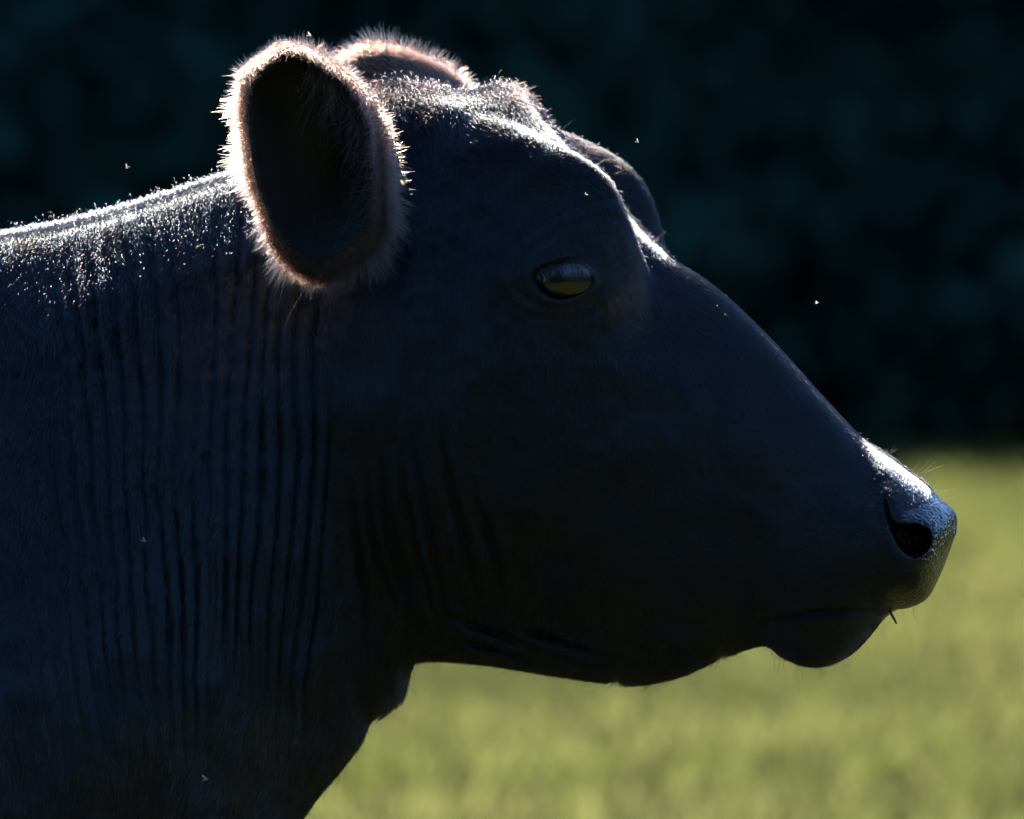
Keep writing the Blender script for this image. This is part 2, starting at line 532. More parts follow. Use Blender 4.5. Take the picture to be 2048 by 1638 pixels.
NR = 270                                   # points from top to bottom on one side
q = np.linspace(0, 1, NR)
th = np.pi * (q + 0.045 * np.sin(2 * np.pi * q))
tt = (1 - np.cos(th)) / 2
PE = np.interp(us, [0, 3, 5, 8, 13, 16, 18, 19, 20.5, 22, 24, 26, 30, 33, 42], [.72, .70, .60, .60, .62, .60, .60, .54, .52, .46, .46, .62, .62, .64, .72])
wt = np.stack([np.interp(tt, TK, w) for w in Wu])     # (nu, NR)
ker = np.exp(-0.5 * (np.arange(-12, 13) / 6.0) ** 2); ker /= ker.sum()
wt = np.stack([np.convolve(np.pad(w, 12, mode='edge'), ker, mode='valid') for w in wt])
sth = np.sin(th)[None, :].clip(0, 1)
pe = PE[:, None] + (0.72 - PE[:, None]) * sstep(.35, .65, tt)[None, :]
sn = sth ** pe
sn[:, 0] = sn[:, -1] = 0
hw = wt * sn
Xg = Tu[:, :1] * (1 - tt) + Bu[:, :1] * tt
Rg = Tu[:, 1:] * (1 - tt) + Bu[:, 1:] * tt
nu = len(us)

EYE_PTS = [(1065,553),(1080,535),(1105,527),(1135,519),(1157,522),(1175,536),(1186,560),(1177,576),(1151,592),(1119,598),(1092,591),(1074,574)]
NOSTRIL = [(1768,988),(1776,1000),(1785,1030),(1800,1040),(1830,1040),(1858,1052),(1862,1080),(1850,1098),(1826,1108),(1800,1092),(1782,1062),(1768,1020)]
EYE_POLY = smooth_poly(EYE_PTS, 60)
NOS_POLY = smooth_poly([(a - 10, b) for a, b in NOSTRIL], 60)
JAW = [
 [(829,850),(848,980),(866,1090),(878,1180),(893,1240)],
 [(886,860),(908,980),(932,1090),(950,1190)],
 [(800,880),(818,1000),(840,1110),(862,1215),(880,1250)],
 [(762,910),(772,1020),(788,1120),(812,1210)],
 [(734,950),(742,1050),(760,1140),(782,1210)],
 [(965,1010),(984,1080),(1003,1170)],
 [(700,960),(708,1060),(716,1180),(724,1300)],
]
THROAT = [
 [(870,1222),(960,1250),(1060,1288),(1180,1318),(1270,1330)],
 [(990,1246),(1090,1268),(1200,1300),(1300,1318)],
 [(900,1270),(1010,1298),(1120,1324)],
]
def displace(X, R, y):
    """sculpt one side (y>=0 outward); returns new X, R, y, plus the nose-pad mask and fur mask."""
    yo = y.copy()
    side = sstep(40, 150, y)
    Xr, R0 = X.copy(), R.copy()
    X0 = X - yo * np.sin(np.interp(X, _tx, _psi))      # where this point shows from the side once the head is turned
    # brow ridge and orbit
    g = gauss(Xr, R0, 1190, 432, 125, 62, 50) * sstep(85, 190, yo)
    R = R - 72 * g; X = X + 80 * g; y = y + 8 * g
    g = gauss(Xr, R0, 1050, 300, 90, 36, 40) * sstep(60, 170, yo)
    R = R - 14 * g
    y = y + side * (16 * gauss(X0, R0, 1120, 545, 85, 70)
                    - 22 * gauss(X0, R0, 1265, 520, 40, 80, -35)
                    - 14 * gauss(X0, R0, 1235, 655, 60, 40)
                    + 10 * gauss(X0, R0, 1200, 600, 30, 26)
                    - 16 * gauss(X0, R0, 960, 420, 70, 90)
                    + 12 * gauss(X0, R0, 1330, 760, 160, 40, 38)
                    + 20 * gauss(X0, R0, 900, 930, 170, 220)
                    - 34 * gauss(X0, R0, 735, 1170, 60, 120)
                    - 14 * gauss(X0, R0, 1330, 1060, 150, 110)
                    + 16 * gauss(X0, R0, 1690, 1130, 90, 75)
                    - 14 * gauss(X0, R0, 1560, 980, 90, 110, 25)
                    - 10 * gauss(X0, R0, 640, 900, 40, 300))
    # skin folds of the neck: slanted, wandering, forking
    m = sstep(30, 190, X0) * sstep(690, 610, X0) * sstep(50, 150, R0 - (470 - 0.36 * X0)) * sstep(1560, 1150, R0) * side
    lean = np.interp(X0, [60, 230, 430, 600, 700], [0.16, 0.13, 0.0, -0.11, -0.09])
    ph = (X0 - lean * (R0 - 800) + 18 * nz1(X0 / 120, R0 / 330) + 6 * nz2(X0 / 50, R0 / 170)) / 35.0
    amp = (0.6 + 0.6 * nz3(ph * 0.9, R0 / 230)).clip(0.1, 1.1)
    ridge = np.abs(np.sin(np.pi * ph)) ** 0.7 - 0.62
    y = y + m * 28.0 * amp * ridge * (0.92 + 0.3 * nz4(X0 / 150 + 3, R0 / 240))
    ph2 = ph * 1.9 + 3.1 + nz4(X0 / 90, R0 / 190)
    y = y + m * 5.0 * (np.abs(np.sin(np.pi * ph2)) - 0.6) * (0.5 + 0.5 * nz2(X0 / 160, R0 / 160))
    for L in JAW:
        d, f = line_d(X0, R0, L)
        e = np.sin(np.pi * np.clip(f, 0.02, 0.98)) ** 0.6
        y = y + side * e * (-12 * np.exp(-0.5 * (d / 7) ** 2) + 5 * np.exp(-0.5 * ((d - 20) / 9) ** 2))
    for L in THROAT:
        d, f = line_d(X0, R0, L)
        e = np.sin(np.pi * np.clip(f, 0.02, 0.98)) ** 0.6
        y = y + sstep(10, 60, yo) * e * (-11 * np.exp(-0.5 * (d / 6) ** 2) + 6 * np.exp(-0.5 * ((d - 17) / 8) ** 2))
    # creases round the eye
    for rr, amp2 in ((38, 2.5), (58, 2.5), (84, 2.0)):
        dd = np.hypot((X0 - 1122) / 1.35, (R0 - 556) * (1 + 0.18 * (R0 > 556)))
        msk = sstep(0.2, 0.7, nz2(X0 / 70 + rr, R0 / 70) * 0.5 + 0.7)
        y = y - amp2 * side * msk * np.exp(-0.5 * ((dd - rr - 12) / 5) ** 2)
    # low wobble so nothing is perfectly smooth
    y = y + side * (6 * nz1(X0 / 90, R0 / 90) + 1.6 * nz2(X0 / 28, R0 / 28))
    # eyelids and socket
    Xe = X - yo * np.sin(np.interp(X, _tx, _psi))
    near = (np.abs(Xe - 1125) < 150) & (np.abs(R - 560) < 120) & (yo > 120)
    lid = np.zeros_like(X)
    if near.any():
        d = poly_sd(Xe[near], R[near], EYE_POLY)
        up = sstep(575, 540, R[near])
        yy = y[near]
        yy = yy + (5 + 3 * up) * np.exp(-0.5 * ((d - 6) / 6) ** 2) - 62 * sstep(1, -9, d)
        y[near] = yy
        lid[near] = sstep(13, 5, d)
    # nostril and its wings
    nos = np.zeros_like(X)
    near = (X0 > 1690) & (R0 > 900) & (R0 < 1200) & (yo > 30)
    if near.any():
        d = poly_sd(X0[near], R0[near], NOS_POLY)
        yy = y[near]
        yy = yy + 5 * np.exp(-0.5 * ((d - 12) / 10) ** 2) - 78 * sstep(2, -17, d)
        y[near] = yy
        X[near] = X[near] - 26 * sstep(0, -26, d)
        nos[near] = sstep(4, -3, d)
    # mouth
    d, f = line_d(X0, R0, [(1800,1216),(1745,1216),(1680,1212),(1610,1218),(1545,1232),(1490,1246)])
    e = sstep(1.0, 0.75, f)
    y = y - e * sstep(20, 60, yo) * (10 * np.exp(-0.5 * (d / 5) ** 2)) + e * side * 3 * np.exp(-0.5 * ((d - 22) / 10) ** 2)
    # bare nose pad: front of the muzzle, round the nostrils, along the lip
    lim = np.interp(R0, [900, 985, 1010, 1060, 1110, 1150, 1200, 1225], [1990, 1870, 1795, 1782, 1812, 1828, 1800, 1770])
    lim = lim + np.interp(yo, [0, 110, 150], [-25, 0, 0]) * (R0 < 1010)
    nose = sstep(-6, 10, X0 - lim + 6 * nz2(X0 / 14, R0 / 14)) * (R0 < 1232)
    lipb = sstep(0, 1, (R0 - 1150) / 40) * (X0 > 1740) * (R0 < 1250)
    nose = np.maximum(nose, np.maximum(nos, lipb * sstep(1740, 1790, X0)))
    bare = np.maximum(np.maximum(nose, lid), nos)
    return X, R, y, nose, lid, bare

Xn, Rn, yn, nose_m, lid_m, bare_m = displace(Xg, Rg, hw)
yn[:, 0] = 0; yn[:, -1] = 0
# one closed ring per station: near side top->bottom, then far side bottom->top
def ring(a, flip=1.0):
    return np.concatenate([a, flip * a[:, -2:0:-1]], 1)
RX, RR = ring(Xn), ring(Rn)
RY = np.concatenate([-yn, yn[:, -2:0:-1]], 1)
nr = RX.shape[1]
rest = np.stack([RX.ravel(), RR.ravel(), RY.ravel()], 1)
m_nose, m_lid, m_bare = ring(nose_m).ravel(), ring(lid_m).ravel(), ring(bare_m).ravel()
i, j = np.meshgrid(np.arange(nu - 1), np.arange(nr), indexing='ij')
i, j = i.ravel(), j.ravel()
jn = (j + 1) % nr
F_body = np.stack([i * nr + j, (i + 1) * nr + j, (i + 1) * nr + jn, i * nr + jn], 1)
body_faces_n = len(F_body)

# --- ears: cupped shells (outer back, rolled rim, dark inside) set into the skull behind the eye
EAR_RIM = [(482,166),(505,140),(554,112),(600,112),(645,130),(690,155),(728,196),(750,250),(760,320),(764,385),(762,440),(738,490),(690,520),(640,530),(600,512),(560,475),(530,420),(500,350),(484,280),(478,215)]
def ear_shell(off=(0, 0), scale=1.0, far=False, lean=0.24):
    n = 96
    P = smooth_poly(EAR_RIM, n)
    c0 = P.mean(0)
    P = (P - c0) * np.array([1.11, 0.995]) + c0 + np.array([-26., 8.])
    c1 = np.array([760., 298.])
    yr, yb = -370., -190.
    rings = []
    # outside, from buried base to rim
    prof_o = [(1.0, .32), (.92, .38), (.8, .48), (.66, .62), (.52, .76), (.38, .92), (.25, .985), (.14, 1.015), (.06, 1.03), (.01, 1.025), (-.02, 1.012)]
    prof_i = [(-.02, .998), (.0, .988), (.05, .978), (.15, .955), (.27, .89), (.37, .79), (.45, .66), (.51, .48), (.55, .28), (.57, .1)]
    for s, k in prof_o + prof_i:
        e = max(s, 0) ** 1.25
        c = c0 * (1 - e) + c1 * e
        y0 = yr * (1 - s) + yb * s
        q_ = (P - c0) * k * scale + c
        # tip swept back and out, front edge nearer the skull
        tilt = 0.25 * (P[:, 0] - c0[0]) + lean * (P[:, 1] - c0[1])
        yy = y0 + (1 - s) * tilt
        wob = 3.0 * nz1(np.cos(np.arange(n) / n * 6.283) * 2 + s * 3 + 9, np.sin(np.arange(n) / n * 6.283) * 2 + 5)
        rings.append(np.stack([q_[:, 0] + wob, q_[:, 1] + wob, yy], 1))
    G = np.stack(rings)                          # (m, n, 3): screen px + depth
    X = G[..., 0] - G[..., 2] * math.sin(YAW)    # undo the yaw shift: back into rest space
    out = np.stack([X + off[0], G[..., 1] + off[1], G[..., 2]], -1)
    if far:
        out[..., 2] *= -1
    return out, len(prof_o)
def densify(G, k):
    m = len(G)
    u = np.linspace(0, m - 1, (m - 1) * k + 1)
    return catmull(G.reshape(m, -1), u).reshape(len(u), G.shape[1], 3)
verts_all, faces_all = [rest], [F_body]
nvt = len(rest)
ear_info = []
for far in (False, True):
    G, no = ear_shell(off=(100, -30) if far else (0, 0), scale=0.98 if far else 1.0, far=far, lean=-0.5 if far else 0.24)
    Gd = densify(G, 3)
    mm, n = Gd.shape[:2]
    a, b = np.meshgrid(np.arange(mm - 1), np.arange(n), indexing='ij')
    a, b = a.ravel(), b.ravel(); bn = (b + 1) % n
    F = np.stack([a * n + b, a * n + bn, (a + 1) * n + bn, (a + 1) * n + b], 1)
    if not far:
        F = F[:, ::-1]
    verts_all.append(Gd.reshape(-1, 3)); faces_all.append(F + nvt)
    ear_info.append((nvt, mm, n, (no - 1) * 3, Gd))
    nvt += mm * n

# --- legs and tail, out of the picture but carrying the animal
def limb(pts, rad, seg=20):
    global nvt
    pts, rad = np.asarray(pts, float), np.asarray(rad, float)
    u = np.linspace(0, len(pts) - 1, (len(pts) - 1) * 6 + 1)
    C, Q = catmull(pts, u), catmull(rad[:, None], u)[:, 0]
    t = np.gradient(C, axis=0); t /= np.linalg.norm(t, axis=1)[:, None]
    a = np.cross(t, np.array([0, 0, 1.0])); a /= np.linalg.norm(a, axis=1)[:, None]
    b = np.cross(t, a)
    an = np.arange(seg) / seg * 2 * np.pi
    V = C[:, None] + Q[:, None, None] * (np.cos(an)[None, :, None] * a[:, None] + np.sin(an)[None, :, None] * b[:, None] * 0.85)
    m = len(u)
    i, j = np.meshgrid(np.arange(m - 1), np.arange(seg), indexing='ij')
    i, j = i.ravel(), j.ravel(); jn = (j + 1) % seg
    F = np.stack([i * seg + j, i * seg + jn, (i + 1) * seg + jn, (i + 1) * seg + j], 1)
    V = np.concatenate([V.reshape(-1, 3), C[-1:]])
    k = np.arange(seg)
    cap = np.stack([(m - 1) * seg + k, (m - 1) * seg + (k + 1) % seg, np.full(seg, m * seg), np.full(seg, m * seg)], 1)
    verts_all.append(V); faces_all.append(np.concatenate([F, cap[:, [0, 1, 2, 2]]]) + nvt)
    nvt += len(V)
GR = 819 + Z_MID / PX + 30
for s in (-1, 1):
    limb([(-330, 1500, s*330), (-330, 2050, s*360), (-250, 2600, s*300), (-240, 2960, s*280), (-250, 3300, s*275), (-250, 3600, s*275), (-215, 3760, s*275), (-190, GR, s*275)],
         [230, 235, 150, 110, 78, 92, 92, 130])
    limb([(-3500, 1300, s*420), (-3350, 1900, s*420), (-3450, 2350, s*350), (-3760, 2820, s*310), (-3770, 3200, s*300), (-3740, 3560, s*300), (-3700, 3740, s*300), (-3670, GR, s*300)],
         [330, 340, 230, 120, 86, 96, 96, 132])
limb([(-4080, 620, 0), (-4260, 800, 0), (-4300, 1400, 5), (-4290, 2100, 0), (-4280, 2700, 10), (-4280, 3000, 0)], [70, 60, 45, 34, 60, 8], 12)

rest_all = np.concatenate(verts_all)
world_all = to_world(rest_all[:, 0], rest_all[:, 1], rest_all[:, 2])
quads = np.concatenate(faces_all)
base_pt = np.array([(-2000 - 1024) * PX, 140 * PX, 0.0])
cow = bpy.data.objects.new("cow", None)
cow.location = base_pt
COL.objects.link(cow)
tag(cow, "black polled cow in profile with back-lit furry ears and folded neck", "cow")
local = world_all - base_pt
tri = quads[:, 2] == quads[:, 3]
body = fast_mesh("body", local, quads[~tri], HIDE, cow)
for nm, dat in (("nose", m_nose),):
    at = body.data.attributes.new(nm, 'FLOAT', 'POINT')
    at.data.foreach_set("value", np.concatenate([dat, np.zeros(len(rest_all) - len(dat))]).astype(np.float32))

# vertex normals
def vnormals(V, F):
    d1, d2 = V[F[:, 2]] - V[F[:, 0]], V[F[:, 3]] - V[F[:, 1]]
    fn = np.cross(d1, d2)
    n = np.zeros_like(V)
    for k in range(4):
        for c in range(3):
            n[:, c] += np.bincount(F[:, k], fn[:, c], minlength=len(V))
    return n / (np.linalg.norm(n, axis=1)[:, None] + 1e-20), 0.5 * np.linalg.norm(fn, axis=1)
qf = quads[~tri]
VN, FA = vnormals(world_all, qf)

# --- eye
def build_eye(s):
    # s=-1 near, +1 far; ellipsoid in rest space
    k = np.argmin((rest[:, 0] - np.abs(rest[:, 2]) * math.sin(YAW) - 1125) ** 2 + (rest[:, 1] - 505) ** 2 + np.where(np.sign(rest[:, 2]) == s, 0, 1e9))
    ys = abs(rest[k, 2])
    n, m = 72, 48
    ph = np.linspace(0, np.pi, m)[:, None]; an = np.linspace(0, 2 * np.pi, n, endpoint=False)[None, :]
    ex, er, ey = 80, 66, 56
    cz = ys + 3 - ey
    lx, lr, ly = np.sin(ph) * np.cos(an), np.sin(ph) * np.sin(an), np.cos(ph) + 0 * an
    cornea = 1 + 0.05 * np.exp(-(ph / 0.45) ** 2)
    X = 1124 + ys * math.sin(YAW) + ex * lx; R = 561 + er * lr; Y = s * (cz + ey * ly * cornea)
    V = to_world(X.ravel(), R.ravel(), Y.ravel()) - base_pt
    i, j = np.meshgrid(np.arange(m - 1), np.arange(n), indexing='ij'); i, j = i.ravel(), j.ravel(); jn = (j + 1) % n
    F = np.stack([i * n + j, (i + 1) * n + j, (i + 1) * n + jn, i * n + jn], 1)
    if s > 0:
        F = F[:, ::-1]
    o = fast_mesh("eye", V, F, EYE, cow)
    at = o.data.attributes.new("iris", 'FLOAT', 'POINT')
    iris = np.hypot(lx / 0.93, lr / 0.80) * 1.0 + 2.0 * (ph > np.pi / 2)
    at.data.foreach_set("value", np.clip(iris, 0, 1).ravel().astype(np.float32))
    return ys
eye_ys = build_eye(-1); build_eye(1)

# ------------------------------------------------------------------ hair
def hair_obj(name, P, rad, mat, mel=None, label=None, lie=None):
    """P (n, k, 3) in world space; rad (k,) or (n,k)."""
    n, k = P.shape[:2]
    c = bpy.data.hair_curves.new(name)
    c.add_curves([k] * n)
    c.position_data.foreach_set("vector", (P - base_pt).astype(np.float32).ravel())
    ra = c.attributes.get("radius") or c.attributes.new("radius", 'FLOAT', 'POINT')
    ra.data.foreach_set("value", np.broadcast_to(rad, (n, k)).astype(np.float32).ravel())
    if mel is not None:
        ma = c.attributes.new("melanin", 'FLOAT', 'CURVE')
        ma.data.foreach_set("value", mel.astype(np.float32))
    if lie is not None:
        la = c.attributes.new("lie", 'FLOAT_VECTOR', 'CURVE')
        la.data.foreach_set("vector", lie.astype(np.float32).ravel())
    c.materials.append(mat)
    o = bpy.data.objects.new(name, c)
    COL.objects.link(o)
    o.parent = cow
    if label:
        o["label"] = label
    return o

def grow(root, nrm, flow, length, lift, curl, k=5, jit=0.25, clump=None):
    """hairs that leave the skin at 'lift' radians and bend towards the flow."""
    n = len(root)
    f = flow - (flow * nrm).sum(1)[:, None] * nrm
    f /= np.linalg.norm(f, axis=1)[:, None] + 1e-9
    f = f + jit * rng.normal(size=(n, 3)); f -= (f * nrm).sum(1)[:, None] * nrm
    f /= np.linalg.norm(f, axis=1)[:, None] + 1e-9
    pts = [root]
    seg = length / (k - 1)
    wv = rng.normal(size=(n, 3)) * curl
    for s in range(k - 1):
        t = s / (k - 2) if k > 2 else 0
        a = lift * (1.2 - 1.35 * t)
        d = f * np.cos(a)[:, None] + nrm * np.sin(a)[:, None] + wv * t
        d /= np.linalg.norm(d, axis=1)[:, None]
        pts.append(pts[-1] + d * seg[:, None])
    return np.stack(pts, 1)

def sample_faces(idx, weight, n):
    p = weight / weight.sum()
    f = rng.choice(idx, size=n, p=p)
    a, b = rng.random(n), rng.random(n)
    w = np.stack([(1 - a) * (1 - b), a * (1 - b), a * b, (1 - a) * b], 1)
    q_ = qf[f]
    root = (world_all[q_] * w[..., None]).sum(1)
    nrm = (VN[q_] * w[..., None]).sum(1); nrm /= np.linalg.norm(nrm, axis=1)[:, None] + 1e-9
    rs = (rest_all[q_] * w[..., None]).sum(1)
    return root, nrm, rs, q_, w

VIEW = np.array([0, -1.0, 0.03])
def coat():
    bare_full = np.concatenate([m_bare, np.zeros(len(rest_all) - len(m_bare))])
    fc = rest_all[qf].mean(1)
    fn = VN[qf].mean(1)
    facing = fn @ VIEW
    is_body = np.arange(len(qf)) < body_faces_n
    w = FA.copy()
    w *= np.where(facing > -0.25, 1.0, np.where(facing > -0.7, 0.35, 0.0))
    w *= (1 - bare_full[qf].mean(1)).clip(0, 1) ** 2
    w *= is_body & (fc[:, 0] > -140) & (fc[:, 1] < 1760)
    topness = fn[:, 2].clip(0, 1)
    w *= 1 + 2.6 * topness
    w *= np.where(fc[:, 1] > 1400, 0.6, 1.0)
    n = 620000
    idx = np.nonzero(w > 0)[0]
    root, nrm, rs, q_, bw = sample_faces(idx, w[idx], n)
    X, R, y = rs.T
    X = X - np.abs(y) * np.sin(np.interp(X, _tx, _psi))
    # flow field in (X, R)
    fx, fr = np.full(n, -0.12), np.ones(n)                      # neck: down and a little back
    def blend(mask, dx, dr):
        nonlocal fx, fr
        fx = fx * (1 - mask) + dx * mask; fr = fr * (1 - mask) + dr * mask
    head = sstep(640, 820, X)
    blend(head, 0.12, 1.0)
    blend(sstep(1000, 1350, X) * sstep(1250, 700, R), 0.62, 0.78)
    blend(sstep(1150, 1500, X) * sstep(850, 1050, R), 0.95, 0.25)
    blend(sstep(860, 960, X) * sstep(470, 330, R), 0.78, 0.62)
    blend(sstep(1500, 1700, X) * sstep(1180, 1260, R), 0.3, 1.0)
    blend(sstep(900, 1000, X) * sstep(1150, 1270, R) * sstep(1500, 1400, X), -0.5, 0.85)
    # swirls round the eye
    dx, dr = X - 1124, R - 560
    rr = np.hypot(dx / 1.3, dr) + 1e-6
    e = np.exp(-(rr / 70) ** 2)
    fx, fr = fx * (1 - e) + e * dx / rr, fr * (1 - e) + e * (dr / rr + 0.3)
    crest = nrm[:, 2].clip(0, 1) ** 1.5
    neck_c = crest * sstep(760, 640, X)
    fx = fx * (1 - neck_c) - 0.25 * neck_c; fr = fr * (1 - neck_c) + 0.8 * neck_c
    bridge = sstep(1290, 1360, X) * sstep(1760, 1690, X) * sstep(0.1, 0.5, crest)
    ang = (0.65 * nz1(X / 60, R / 60) + 0.4 * nz2(X / 20, R / 20)) * (1 - 0.85 * bridge)
    fx, fr = fx * (1 - bridge) + 0.7 * bridge, fr * (1 - bridge) + 0.72 * bridge
    fx, fr = fx * np.cos(ang) - fr * np.sin(ang), fx * np.sin(ang) + fr * np.cos(ang)
    flow = np.stack([fx, 2.4 * np.sign(y) * crest * (1 - bridge), -fr], 1)
    L = np.full(n, 19.0)
    L += 2 * sstep(700, 600, X)                                # neck
    L += 20 * neck_c
    poll = gauss(X, R, 790, 205, 62, 60) * (1 - 0.3 * (y > 0))
    tuft = gauss(X, R, 1010, 175, 75, 32, 28) * (np.abs(y) < 110)
    L += 46 * poll + 30 * tuft + 8 * gauss(X, R, 960, 330, 70, 90)
    L -= 7 * sstep(1350, 1600, X)
    L -= 8 * np.exp(-(rr / 60) ** 2)
    L += 8 * sstep(1240, 1320, R) * sstep(1700, 1600, X)
    L *= rng.uniform(0.6, 1.2, n)
    lift = 0.22 - 0.06 * neck_c + 0.30 * poll + 0.4 * tuft - 0.04 * crest
    cz_ = sstep(0.15, 0.5, nrm[:, 2]) * (1 - poll.clip(0, 1)) * (1 - tuft.clip(0, 1)) * (1 - bridge) * (1 - gauss(X, R, 900, 215, 55, 60)) * (1 - 0.9 * sstep(1735, 1800, X))
    # highlight shaped by tilting top-line hairs to mirror the sun into the camera
    ft = flow - (flow * nrm).sum(1)[:, None] * nrm
    ft /= np.linalg.norm(ft, axis=1)[:, None] + 1e-9
    hv = np.array([SUN.x, SUN.y - 1.0, SUN.z]); hv /= np.linalg.norm(hv)
    glint_tilt = np.arctan2(-(ft @ hv), (nrm @ hv).clip(0.2, 1)).clip(0.02, 0.5)
    lift = lift.clip(0.04, 2) * rng.uniform(0.45, 1.55, n)
    lift = lift * (1 - cz_) + (glint_tilt * 1.6 + 0.17 * rng.normal(size=n)).clip(0.02, 0.9) * cz_
    lift += 0.25 * (-nrm[:, 2]).clip(0, 1)
    stray = rng.random(n) < 0.016 * (1 - bridge)
    lift[stray] += rng.uniform(0.3, 0.9, stray.sum()); L[stray] *= 1.35
    curl = (0.10 + 0.35 * poll + 0.3 * tuft)[:, None]
    root = root - nrm * 0.0004
    P = grow(root, nrm, flow, L * PX, lift, curl, k=5, jit=(0.15 + 0.05 * crest)[:, None])
    mel = np.clip(0.992 + 0.004 * rng.normal(size=n) - 0.03 * poll - 0.02 * tuft
                  - 0.40 * gauss(X, R, 1230, 598, 24, 17, -50) - 0.05 * gauss(X, R, 1125, 562, 100, 60), 0.5, 0.998)
    base_r = (0.000062 + 0.00003 * rng.random(n))[:, None]
    rad = base_r * np.array([1, 1, .9, .65, .15])[None, :]
    lie = nrm + (0.22 + 0.25 * crest)[:, None] * rng.normal(size=(n, 3))
    lie /= np.linalg.norm(lie, axis=1)[:, None]
    hair_obj("coat", P, rad, HAIR, mel, lie=lie)
coat()

def ear_hair():
    fringe_P, fringe_m, fringe_n, inner_P = [], [], [], []
    for e, (v0, m, n, rim, Gd) in enumerate(ear_info):
        W = world_all[v0:v0 + m * n].reshape(m, n, 3)
        NN = VN[v0:v0 + m * n].reshape(m, n, 3)
        rs = rest_all[v0:v0 + m * n].reshape(m, n, 3)
        cen = W[rim].mean(0)
        # fur on the back of the ear
        cnt = 34000 if e == 0 else 26000
        a = rng.uniform(0, rim - 0.01, cnt) ** 1.0; b = rng.integers(0, n, cnt)
        a0 = a.astype(int); fa = (a - a0)[:, None]
        bf = rng.random(cnt)[:, None]; b1 = (b + 1) % n
        root = (W[a0, b] * (1 - fa) + W[a0 + 1, b] * fa) * (1 - bf) + (W[a0, b1] * (1 - fa) + W[a0 + 1, b1] * fa) * bf
        nr_ = NN[a0, b] * (1 - fa) + NN[a0 + 1, b] * fa; nr_ /= np.linalg.norm(nr_, axis=1)[:, None]
        flow = W[np.minimum(a0 + 2, rim), b] - W[np.maximum(a0 - 1, 0), b]
        flow = flow / (np.linalg.norm(flow, axis=1)[:, None] + 1e-9) + np.array([0, 0, -0.25])
        t = a / rim
        L = (24 + 22 * t) * rng.uniform(0.6, 1.3, cnt)
        P = grow(root, nr_, flow, L * PX, (0.45 + 0.30 * t) * rng.uniform(0.6, 1.4, cnt) * (0.35 if e else 1.0), np.full((cnt, 1), 0.18), jit=0.28)
        fringe_P.append(P); fringe_n.append(nr_)
        fringe_m.append(np.clip(0.98 - 0.08 * t + 0.03 * rng.normal(size=cnt), 0.7, 0.995))
        # rim fringe, standing outward
        cnt = 7500 if e == 0 else 5000
        b = rng.integers(0, n, cnt); bf = rng.random(cnt)[:, None]; b1 = (b + 1) % n
        ra = rim - rng.integers(0, 9, cnt)
        root = W[ra, b] * (1 - bf) + W[ra, b1] * bf
        out = root - cen; out[:, 1] *= 0.3
        out /= np.linalg.norm(out, axis=1)[:, None]
        k1 = nz3(b / 3.0, np.full(cnt, 2.5 + e))
        L = (27 + 15 * k1) * rng.uniform(0.5, 1.45, cnt) * (1 + 0.45 * sstep(0.5, -0.5, out[:, 2]) + 0.12 * sstep(0.3, 0.9, out[:, 0]))
        nr_ = NN[ra, b]
        d = out + 0.45 * nr_ + 0.22 * rng.normal(size=(cnt, 3)) + np.array([-0.1, 0, -0.12])
        d /= np.linalg.norm(d, axis=1)[:, None]
        bend = np.array([0, 0, -1.0]) * 0.10 + 0.14 * rng.normal(size=(cnt, 3))
        s = np.linspace(0, 1, 5)[None, :, None]
        P = root[:, None] + (L * PX)[:, None, None] * (d[:, None] * s + bend[:, None] * s ** 2)
        fringe_P.append(P); fringe_n.append(nr_)
        top = sstep(0.0, 0.8, out[:, 2])
        fringe_m.append(np.where(rng.random(cnt) < 0.55, 0.98, np.clip(0.74 + 0.10 * top + 0.08 * e + 0.06 * rng.normal(size=cnt), 0.5, 0.95)))
        # wispy hair inside the opening
        if e == 0:
            cnt = 1500
            ri = rng.integers(rim + 2, rim + 16, cnt)
            b = rng.integers(0, n, cnt)
            keep = (rs[ri, b, 0] > np.median(rs[rim, :, 0]) + 10)
            ri, b = ri[keep], b[keep]; cnt = len(b)
            root = W[ri, b]
            inw = cen - root
            inw /= np.linalg.norm(inw, axis=1)[:, None]
            d = 0.45 * inw + np.array([-0.1, -0.55, -0.5]) + 0.35 * rng.normal(size=(cnt, 3))
            d /= np.linalg.norm(d, axis=1)[:, None]
            L = rng.uniform(35, 95, cnt) * PX
            bend = 0.35 * rng.normal(size=(cnt, 3)) + np.array([0, 0, -0.3])
            inner_P.append(root[:, None] + L[:, None, None] * (d[:, None] * s + bend[:, None] * s ** 2))
    P = np.concatenate(fringe_P)
    rad = (0.00008 + 0.00004 * rng.random(len(P)))[:, None] * np.array([1, 1, .9, .65, .15])[None, :]
    lie = np.concatenate(fringe_n) + 0.4 * rng.normal(size=(len(P), 3))
    lie /= np.linalg.norm(lie, axis=1)[:, None]
    hair_obj("ear_fringe", P, rad, RIM, np.concatenate(fringe_m), lie=lie, label= "brown tipped fur of the ears glowing against the sun")
    P = np.concatenate(inner_P)
    hair_obj("inner_ear_hair", P, np.array([1, 1, .9, .6, .2]) * 0.00007, INNER, np.full(len(P), 0.93))
ear_hair()

